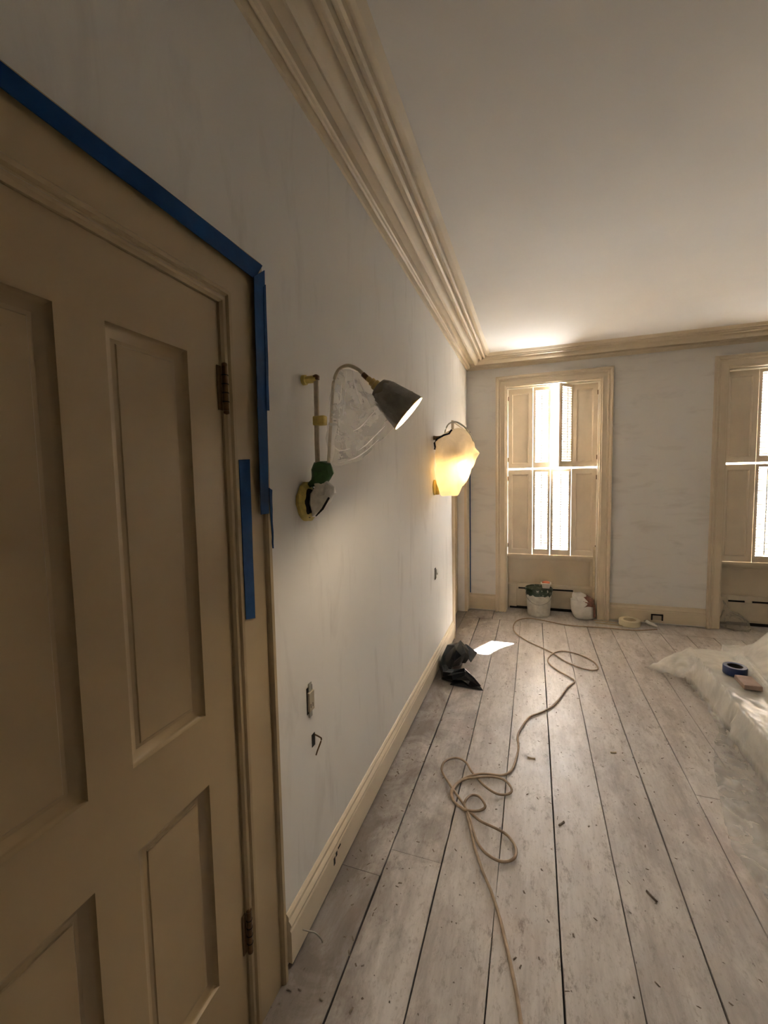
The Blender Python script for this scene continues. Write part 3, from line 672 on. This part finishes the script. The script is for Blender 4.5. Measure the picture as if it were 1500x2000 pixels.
tag(MB().tube(catmull([(0.0185, 1.150, 0.060), (0.035, 1.155, 0.055), (0.055, 1.165, 0.045), (0.070, 1.175, 0.020), (0.075, 1.178, 0.003)], 6), 0.0022, 6).build('loose_wire', 'galvanised', None, (0.0185, 1.150, 0.06), smooth=True), 'short loose wire poking out of the left baseboard', 'wire')

# outlet box on the window wall baseboard
c = P(1283, 1206, 1, D-0.02); org = Vector((c.x, D-0.02, c.z-0.03))
e = empty('baseboard_outlet', org, 'dark open outlet box in the baseboard between the windows', 'outlet')
for nm, a0, a1, b0, b1 in (('frame_bar', -0.055, 0.055, 0.022, 0.036), ('frame_bar', -0.055, -0.041, -0.03, 0.036), ('frame_bar', 0.041, 0.055, -0.03, 0.036)):
    MB().mbox(FAR, c.x+a0, c.x+a1, c.z+b0, c.z+b1, 0.0205, 0.030).build(nm, 'black_gap', e, org, bevel=0.002)
MB().mbox(FAR, c.x-0.04, c.x+0.04, c.z-0.025, c.z+0.021, 0.0203, 0.0225).build('receptacle', 'outlet_beige', e, org)

# ---------------------------------------------------------------- extension cord
CORD = [(1283, 1229), (1240, 1231), (1180, 1226), (1110, 1221), (1062, 1212), (1030, 1207.5), (1010, 1212), (1003, 1223), (1007, 1236), (1030, 1252), (1060, 1266), (1080, 1276), (1103, 1291), (1130, 1303),
 (1155, 1309), (1168, 1306), (1160, 1293), (1135, 1280), (1105, 1272), (1085, 1274), (1072, 1284), (1072, 1295), (1090, 1310), (1112, 1322), (1122, 1331), (1108, 1343), (1095, 1362), (1078, 1380),
 (1055, 1392), (1035, 1400), (1018, 1422), (1011, 1440), (1013, 1460), (1005, 1492), (996, 1507), (980, 1514), (957, 1512), (938, 1511.5), (917, 1516), (897, 1526), (885, 1538), (881, 1548), (884, 1561),
 (893, 1571), (905, 1580), (920, 1588), (938, 1603), (965, 1616), (987, 1628), (1002, 1645), (1008, 1661), (1005, 1675), (992, 1682), (974, 1681), (950, 1667), (933, 1646), (924, 1622), (918, 1600), (912, 1583),
 (903, 1567), (890, 1549), (876, 1528), (865, 1510), (863, 1498), (869, 1487), (882, 1481), (897, 1481), (911, 1490), (920, 1505), (932, 1519), (947, 1535), (968, 1549), (987, 1552), (999, 1546), (996, 1534),
 (983, 1522), (962, 1517), (935, 1518), (908, 1522), (893, 1531), (885, 1543), (883, 1552), (887, 1565), (900, 1577), (917, 1583), (935, 1583), (947, 1577), (945, 1567), (935, 1555), (921, 1553), (911, 1561),
 (907, 1571), (911, 1585), (915, 1603), (921, 1627), (927, 1654), (935, 1679), (944, 1705), (957, 1735), (966, 1760), (978, 1800), (991, 1855), (1003, 1910), (1012, 1960), (1019, 2010), (1027, 2080), (1035, 2200)]
pts = []
for i, (x, y) in enumerate(CORD):
    z = 0.0075 + (0.007*(1+math.sin(i*1.9)) if 36 < i < 100 else 0)
    pts.append(P(x, y, 2, z))
cord = MB().tube(catmull(pts, 5), 0.0060, 8, 0.95); org = pts[0].copy(); org.z = 0
tag(cord.build('extension_cord', 'extension_cord_tan', None, org, smooth=True), 'tan extension cord snaking and looping across the floorboards', 'cord')
c = P(1276, 1224, 2, 0.0); org = Vector((c.x, c.y, 0))
e = empty('cord_plug', org, 'white plug lying on the floor by the baseboard outlet', 'plug')
MB().tube([org+Vector((-0.055, 0.05, 0.035)), org+Vector((-0.03, 0.03, 0.024)), org+Vector((0.0, 0.0, 0.021)), org+Vector((0.03, -0.02, 0.012))], [0.021, 0.022, 0.020, 0.009], 8, 0.8).build('plug_body', 'plug_white', e, org, smooth=50)
for q in (-0.008, 0.008): MB().box(org.x-0.075, org.x-0.05, org.y+0.048+q, org.y+0.050+q, 0.036, 0.044).build('prong', 'galvanised', e, org)

# ---------------------------------------------------------------- things by the windows
bc = Vector((0.800, 5.085, 0)); e = empty('paint_bucket', bc, 'white plastic paint bucket with dark green paint smeared over its lid', 'bucket')
MB().lathe([(0.112, 0.0), (0.118, 0.004), (0.122, 0.03), (0.131, 0.18), (0.137, 0.268)], bc, n=36).build('bucket_body', 'bucket_white', e, bc, smooth=40)
sm = MB(); n = 40
def smr(k, z, r): a = 2*math.pi*k/n; return bc+Vector((math.cos(a)*r, math.sin(a)*r, z))
sm.loft([[smr(k, 0.235+0.022*noise.noise(Vector((k*0.6, 0, 3)))+0.008*math.sin(k*2.2), 0.1372) for k in range(n)], [smr(k, 0.262, 0.1405) for k in range(n)], [smr(k, 0.285, 0.1425) for k in range(n)]], True, False, False)
sm.build('paint_drip', 'bucket_smear', e, bc, smooth=40)
lid = MB().lathe([(0.143, 0.276), (0.147, 0.280), (0.147, 0.305), (0.141, 0.312), (0.133, 0.306), (0.126, 0.300), (0.0, 0.300)], bc, n=36, cap0=False, cap1=False).build('bucket_lid', 'bucket_smear', e, bc, smooth=30)
for k in range(12):
    a = 2*math.pi*k/12; MB().box(-0.008, 0.008, 0.0, 0.004, 0.278, 0.303).build('lid_tab', 'bucket_smear', lid, (0, 0, 0)).matrix_local = Matrix.Rotation(a, 4, 'Z') @ Matrix.Translation((0, 0.1465, 0))
hp = [bc+Vector((0.143*math.cos(a), -0.143*math.sin(a)*0.98-0.004, 0.255-0.11*math.sin(a))) for a in [math.pi*k/14 for k in range(15)]]
MB().tube(hp, 0.0028, 6).build('bail_handle', 'galvanised', e, bc, smooth=True)
for sx_ in (-1, 1): MB().lathe([(0.014, 0.0), (0.012, 0.008), (0.005, 0.010)], bc+Vector((sx_*0.134, 0, 0.255)), (sx_, 0, 0), 12).build('handle_lug', 'bucket_white', e, bc)
tc = bc+Vector((0.075, -0.005, 0.3125)); e = empty('small_tub', tc, 'small white tub with orange rim standing on the paint bucket lid', 'tub')
rr = lambda s_, z: [tc+Vector((x*s_, y*s_, z)) for x, y in ((-1, -0.8), (-0.8, -1), (0.8, -1), (1, -0.8), (1, 0.8), (0.8, 1), (-0.8, 1), (-1, 0.8))]
MB().loft([rr(0.038, 0), rr(0.046, 0.045), rr(0.046, 0.050)]).build('tub_body', 'tub_white', e, tc)
MB().loft([rr(0.054, 0.050), rr(0.056, 0.056), rr(0.048, 0.060), rr(0.040, 0.052)], True, False, True).build('tub_rim', 'tub_white', e, tc)
MB().lathe([(0.040, 0.052), (0.044, 0.062), (0.034, 0.070), (0.012, 0.076), (0.0, 0.076)], tc, n=14).build('orange_filler', 'tub_orange', e, tc, smooth=True)

sc_ = Vector((1.255, 5.075, 0)); e = empty('plaster_sack', sc_, 'slumped white sack with a crumpled red brown open top', 'sack')
def sack_ring(z, rx, ry, dx=0, dy=0, amp=0.010, seed=1):
    out = []
    for k in range(24):
        a = 2*math.pi*k/24; ca, sa = math.cos(a), math.sin(a)
        p = sc_+Vector((dx+rx*math.copysign(abs(ca)**0.7, ca), dy+ry*math.copysign(abs(sa)**0.7, sa), z))
        q = crumple(p, 14, amp, seed); q.z = max(q.z, 0.001); out.append(q)
    return out
mb = MB(); mb.loft([sack_ring(0.001, 0.080, 0.065, 0.015), sack_ring(0.02, 0.105, 0.085, 0.012), sack_ring(0.09, 0.118, 0.092, 0.0), sack_ring(0.16, 0.112, 0.085, -0.012), sack_ring(0.205, 0.095, 0.07, -0.03)])
mb.build('sack_body', 'sack_white', e, sc_, smooth=40)
mb = MB(); mb.loft([sack_ring(0.150, 0.106, 0.088, 0.000, 0, 0.014, 4), sack_ring(0.205, 0.102, 0.080, 0.005, 0, 0.028, 6), sack_ring(0.250, 0.070, 0.050, -0.035, 0, 0.030, 8), sack_ring(0.285, 0.040, 0.03, -0.060, 0, 0.02, 9)], True, False, True)
mb.mi = [1 if (sum((mb.v[i]-sc_).x for i in f)/len(f)) < 0.015 else 0 for f in mb.f]
mb.build('crumpled_top', ['sack_red', 'sack_white'], e, sc_)
pan = MB(); pan.add([sc_+Vector(v) for v in ((0.098, -0.078, 0.03), (0.124, -0.045, 0.03), (0.122, -0.045, 0.17), (0.094, -0.084, 0.17))], [(0, 1, 2, 3)])
pan.build('red_print', 'sack_red', e, sc_)
# leaning lath beside the sack
la, lb = Vector((1.372, 5.165, 0.003)), Vector((1.375, 5.178, 0.78))
mb = MB(); mb.loft([[p+Vector((dx, dy, 0)) for dx, dy in ((-0.012, -0.004), (0.012, -0.004), (0.012, 0.004), (-0.012, 0.004))] for p in (la, lb)])
tag(mb.build('wood_lath', 'lath_wood', None, la), 'thin pale wooden lath leaning in the window recess behind the sack', 'lath')
for k, (p0, p1, lab) in enumerate((((1160, 1211.5), (1205, 1216.5), 'thin pale stick lying on the floor nearest the window architrave'), ((1163, 1216), (1218, 1222.5), 'thin pale stick lying on the floor beside the paper tape roll'))):
    a, b = P(*p0, 2, 0.004), P(*p1, 2, 0.004); d = (b-a).normalized(); nn = Vector((-d.y, d.x, 0))*0.006
    mb = MB(); mb.loft([[p+nn*i+Vector((0, 0, z)) for i, z in ((-1, -0.0035), (1, -0.0035), (1, 0.004), (-1, 0.004))] for p in (a, b)])
    tag(mb.build('wooden_stick', 'lath_wood', None, (a.x, a.y, 0)), lab, 'stick')
rc = P(1233, 1226, 2, 0.0); rc = Vector((rc.x, rc.y+0.085, 0))
e = empty('paper_tape_roll', rc, 'cream paper tape roll lying flat by the window wall baseboard', 'tape roll')
MB().lathe([(0.062, 0.002), (0.098, 0.002), (0.100, 0.006), (0.100, 0.056), (0.098, 0.060), (0.062, 0.060), (0.062, 0.002)], rc, n=32, cap0=False, cap1=False).build('tape_winding', 'paper_tape', e, rc, smooth=35)
MB().lathe([(0.058, 0.004), (0.0625, 0.004), (0.0625, 0.058), (0.058, 0.058), (0.058, 0.004)], rc, n=32, cap0=False, cap1=False).build('cardboard_core', 'lath_wood', e, rc, smooth=35)
# crumpled clear bag in the second window recess
gc = Vector((2.630, 5.10, 0)); mb = MB(); rg = []
for z, r, dx in ((0.001, 0.095, 0.03), (0.03, 0.125, 0.03), (0.09, 0.115, 0.01), (0.15, 0.075, -0.02), (0.19, 0.035, -0.05), (0.24, 0.012, -0.07), (0.29, 0.006, -0.085)):
    ring = []
    for k in range(18):
        a = 2*math.pi*k/18; p = crumple(gc+Vector((dx+math.cos(a)*r, math.sin(a)*r*0.75, z)), 20, 0.03 if z < 0.2 else 0.008, 12); p.z = max(0.001, p.z); ring.append(p)
    rg.append(ring)
mb.loft(rg); tag(mb.build('plastic_bag', 'grey_bag_film', None, gc, smooth=30), 'small crumpled translucent bag against the heater cover', 'bag')

# ---------------------------------------------------------------- black plastic bag by the left wall
mb = MB(); bp = [((0.225, 3.52, 0.075), 0.055), ((0.155, 3.50, 0.105), 0.095), ((0.115, 3.42, 0.100), 0.085), ((0.080, 3.33, 0.085), 0.052), ((0.073, 3.25, 0.060), 0.045), ((0.105, 3.185, 0.045), 0.050), ((0.18, 3.16, 0.045), 0.055), ((0.25, 3.165, 0.055), 0.060), ((0.31, 3.15, 0.025), 0.050), ((0.365, 3.115, 0.008), 0.020)]
cl = [Vector(p) for p, r in bp]; rg = []
for i, (p, r) in enumerate(bp):
    tg = (cl[min(i+1, len(cl)-1)]-cl[max(i-1, 0)]).normalized(); a_ = tg.cross(Vector((0, 0, 1))).normalized(); b_ = a_.cross(tg)
    ring = []
    for k in range(11):
        an = 2*math.pi*k/11; v = cl[i]+a_*math.cos(an)*r+b_*math.sin(an)*r*0.95
        v = crumple(v, 17, 0.034, 2); v.z = max(0.002, v.z); v.x = max(0.024, v.x); ring.append(v)
    rg.append(ring)
mb.loft(rg)
mb.add([(0.15, 3.10, 0.004), (0.40, 3.085, 0.004), (0.31, 3.19, 0.055), (0.19, 3.17, 0.065), (0.27, 3.12, 0.035)], [(0, 1, 4), (1, 2, 4), (2, 3, 4), (3, 0, 4)])
mb.add([(0.26, 3.44, 0.05), (0.30, 3.56, 0.09), (0.20, 3.60, 0.14), (0.16, 3.50, 0.16)], [(0, 1, 2, 3)])
tag(mb.build('black_bag', 'black_plastic', None, (0.16, 3.3, 0)), 'crumpled glossy black plastic bag against the left baseboard', 'bag')

# ---------------------------------------------------------------- furniture under plastic sheeting
TX0, TX1, TY0, TY1, TZ = 1.865, 2.95, 1.30, 3.815, 0.205
org = Vector((2.4, 2.6, 0)); e = empty('low_platform', org, 'low flat cream piece of furniture under the plastic sheeting', 'furniture')
MB().box(TX0, TX1, TY0, TY1, TZ-0.05, TZ).build('platform_top', 'table_wood', e, org, bevel=0.004)
for x in (TX0+0.05, TX1-0.05):
    for y in (TY0+0.06, 2.5, TY1-0.06): MB().box(x-0.03, x+0.03, y-0.03, y+0.03, 0.001, TZ-0.05).build('leg', 'table_wood', e, org)
MB().box(TX0+0.004, TX0+0.022, TY0+0.02, TY1-0.02, 0.02, TZ-0.05).build('side_rail', 'table_wood', e, org)
a, b = P(1447, 1283, 2, TZ+0.026), P(1512, 1362, 2, TZ+0.026); dd = (b-a).normalized()
tag(MB().tube([a, a+dd*0.02, b+dd*0.5], 0.025, 14).build('plastic_tube', 'tube_white', None, (a.x, a.y, TZ)), 'long white tube lying under the plastic sheeting', 'tube')
bx = Vector((2.62, 3.45, TZ)); tag(MB().box(2.42, 2.85, 3.20, 3.72, TZ+0.001, 0.50).build('cardboard_box', 'lath_wood', None, bx, bevel=0.004), 'box hidden under the raised end of the plastic sheeting', 'box')
EDGE = [(1.2, 1.56), (1.815, 1.546), (1.9, 1.537), (2.03, 1.522), (2.18, 1.547), (2.355, 1.587), (2.60, 1.645), (2.86, 1.735), (2.98, 1.80), (3.25, 1.82), (3.52, 1.815), (3.60, 1.80), (3.70, 1.69), (3.80, 1.575), (3.86, 1.62), (3.95, 1.75), (4.05, 1.82)]
def edge_x(y):
    for (ya, xa_), (yb, xb_) in zip(EDGE[:-1], EDGE[1:]):
        if ya <= y <= yb: return xa_+(xb_-xa_)*(y-ya)/(yb-ya)
    return EDGE[-1][1]
ss = lambda e0, e1, x: (lambda t: t*t*(3-2*t))(min(1, max(0, (x-e0)/(e1-e0))))
_A, _B = (TX0+0.03, TY1-0.02, TZ+0.028), (1.56, 3.80, 0.0)
TENT = [(_A, _B, (1.80, 3.585, 0.03)), (_A, _B, (1.80, 3.98, 0.0)), (_A, (1.80, 3.585, 0.03), (TX0+0.03, 3.45, TZ+0.006))]
def tri_h(tri, x, y):
    (x1, y1, z1), (x2, y2, z2), (x3, y3, z3) = tri
    d = (y2-y3)*(x1-x3)+(x3-x2)*(y1-y3)
    u1 = ((y2-y3)*(x-x3)+(x3-x2)*(y-y3))/d; u2 = ((y3-y1)*(x-x3)+(x1-x3)*(y-y3))/d; u3 = 1-u1-u2
    if min(u1, u2, u3) < -0.001: return None
    return u1*z1+u2*z2+u3*z3
def sheet_h(x, y):
    top = TZ+0.006
    dx = max(TX0-x, 0); dy = max(y-TY1, 0)
    wrx = 0.035 if y > 2.9 else 0.06
    h = top*(1-ss(0, wrx, dx))*(1-ss(0, 0.10, dy))
    # tent from the corner of the platform down to a point on the floor
    for tri in TENT:
        hh = tri_h(tri, x, y)
        if hh is not None: h = max(h, hh)
    hang = 0.0
    if 2.98 < y < 3.60 and x < TX0: hang = 0.03
    n1 = noise.noise(Vector((x*9, y*7, 2.0))); n2 = abs(noise.noise(Vector((x*16+y*5, y*11, 5.0)))); n3 = abs(noise.noise(Vector((x*15+y*4, y*13-x*6, 9.0))))
    onfl = ss(0.02, 0.10, top-h)
    wr = 0.010*n2 + 0.005*max(0, n1) + onfl*(0.016*n2+0.022*n3)*(1 if x < TX0-0.02 else 0.6)
    if x > TX0: wr += 0.010*ss(2.95, 2.5, y)*(n2+n3)
    # raised end over the box, and the tube underneath
    tx = a_tube(y)
    if tx is not None: h = max(h, TZ+0.056-1.1*abs(x-tx)) if abs(x-tx) < 0.06 else h
    k = ss(2.14, 2.46, x)*ss(3.05, 3.25, y)*(1-ss(3.70, 3.98, y))
    if k > 0: h = max(h, TZ+(0.525-TZ)*k)
    return max(0.0035, hang)+h+wr
def a_tube(y):
    if y > a.y or y < b.y-0.4: return None
    return a.x+dd.x/dd.y*(y-a.y)
NY, NX = 240, 74; rg = []
for j in range(NY+1):
    y = 1.45+(4.02-1.45)*j/NY; x0 = edge_x(y)+0.006*noise.noise(Vector((y*30, 0, 0))); row = []
    for i in range(NX+1):
        u_ = i/NX; x = x0+(3.05-x0)*(0.30*u_+0.70*u_*u_*u_ if u_ < 1 else 1)
        z = sheet_h(x, y); sh_ = 0.0
        if 0.02 < z < TZ-0.005 and x < TX0+0.01 and y < 3.6:          # hanging folds on the side
            f_ = noise.noise(Vector((y*6.5+z*7.0, z*2.0, 4.0))); sh_ = 0.020*(1-abs(f_)*2.6)*math.sin(math.pi*min(1, z/TZ))
        row.append(Vector((x-max(0, sh_), y, z)))
    rg.append(row)
mb = MB(); mb.loft(rg, False)
tag(mb.build('plastic_sheet', 'sheet_film', None, (2.2, 2.7, 0), smooth=True, recalc=True), 'clear plastic sheeting draped over low furniture and trailing on the floor', 'plastic sheet')
c = P(1435, 1316, 2, TZ+0.018); c.z = TZ+0.018
e = empty('blue_tape_roll', c, 'dark blue tape roll standing flat on the plastic sheeting', 'tape roll')
MB().lathe([(0.044, 0.001), (0.064, 0.001), (0.066, 0.004), (0.066, 0.052), (0.064, 0.055), (0.044, 0.055), (0.044, 0.001)], c, n=32, cap0=False, cap1=False).build('tape_winding', 'blue_tape_dark', e, c, smooth=35)
MB().lathe([(0.041, 0.002), (0.0445, 0.002), (0.0445, 0.054), (0.041, 0.054), (0.041, 0.002)], c, n=32, cap0=False, cap1=False).build('cardboard_core', 'black_gap', e, c, smooth=35)
c2 = P(1459, 1341, 2, TZ+0.018); c2.z = TZ+0.028
mb = MB(); mb.loft([[c2+Vector((x*sx2+0.02*sx2*y, y, z)) for x, y in ((-0.042, -0.075), (0.052, -0.075), (0.052, 0.075), (-0.042, 0.075))] for z, sx2 in ((0.0, 1.0), (0.030, 0.97))])
tag(mb.build('sanding_block', 'block_brown', None, c2, bevel=0.003), 'brown sanding block on the plastic sheeting beside the blue tape roll', 'block')

# ---------------------------------------------------------------- crumbs and splinters swept about the floor
rnd = random.Random(5); mb = MB()
for k in range(420):
    x, y = rnd.uniform(0.05, 1.75), rnd.uniform(0.9, 4.7)
    if k < 90: x = 0.03+abs(rnd.gauss(0, 0.12))
    if x < 0.46 and 3.0 < y < 3.7: continue
    L_, w_, h_ = rnd.uniform(0.002, 0.011), rnd.uniform(0.0012, 0.004), rnd.uniform(0.001, 0.003); an = rnd.uniform(0, math.pi)
    d = Vector((math.cos(an), math.sin(an), 0)); nn = Vector((-d.y, d.x, 0)); p = Vector((x, y, 0.0003))
    mb.add([p-d*L_-nn*w_, p+d*L_-nn*w_*0.5, p+d*L_*0.8+nn*w_, p-d*L_*0.7+nn*w_, p+Vector((0, 0, h_))], [(0, 1, 4), (1, 2, 4), (2, 3, 4), (3, 0, 4)])
tag(mb.build('floor_debris', 'crumb', None, (0.9, 2.5, 0)), 'dark crumbs and splinters scattered over the floorboards', 'debris', kind='stuff')
for (px, py, L_, an, lab) in ((1038, 1482, 0.020, 0.0, 'pale wood chip on the floor near the cord loops'), (1198, 1471, 0.016, 0.3, 'pale wood shaving on the floor between the cord and the plastic'), (1097, 1610, 0.018, 0.9, 'small dark twig like shaving right of the cord loop'), (1273, 1752, 0.022, 2.2, 'dark splinter standing out on the bare foreground board')):
    p = P(px, py, 2, 0.0); d = Vector((math.cos(an), math.sin(an), 0)); nn = Vector((-d.y, d.x, 0))
    mb = MB(); mb.loft([[p+d*s_*L_+nn*q*0.004+Vector((0, 0, z)) for q, z in ((-1, 0.0005), (1, 0.0005), (0.6, 0.006+0.003*abs(s_)), (-0.6, 0.006))] for s_ in (-1, -0.3, 0.4, 1)])
    tag(mb.build('wood_chip', 'lath_wood' if 'pale' in lab else 'crumb', None, p), lab, 'wood chip', 'wood chips on the floorboards')
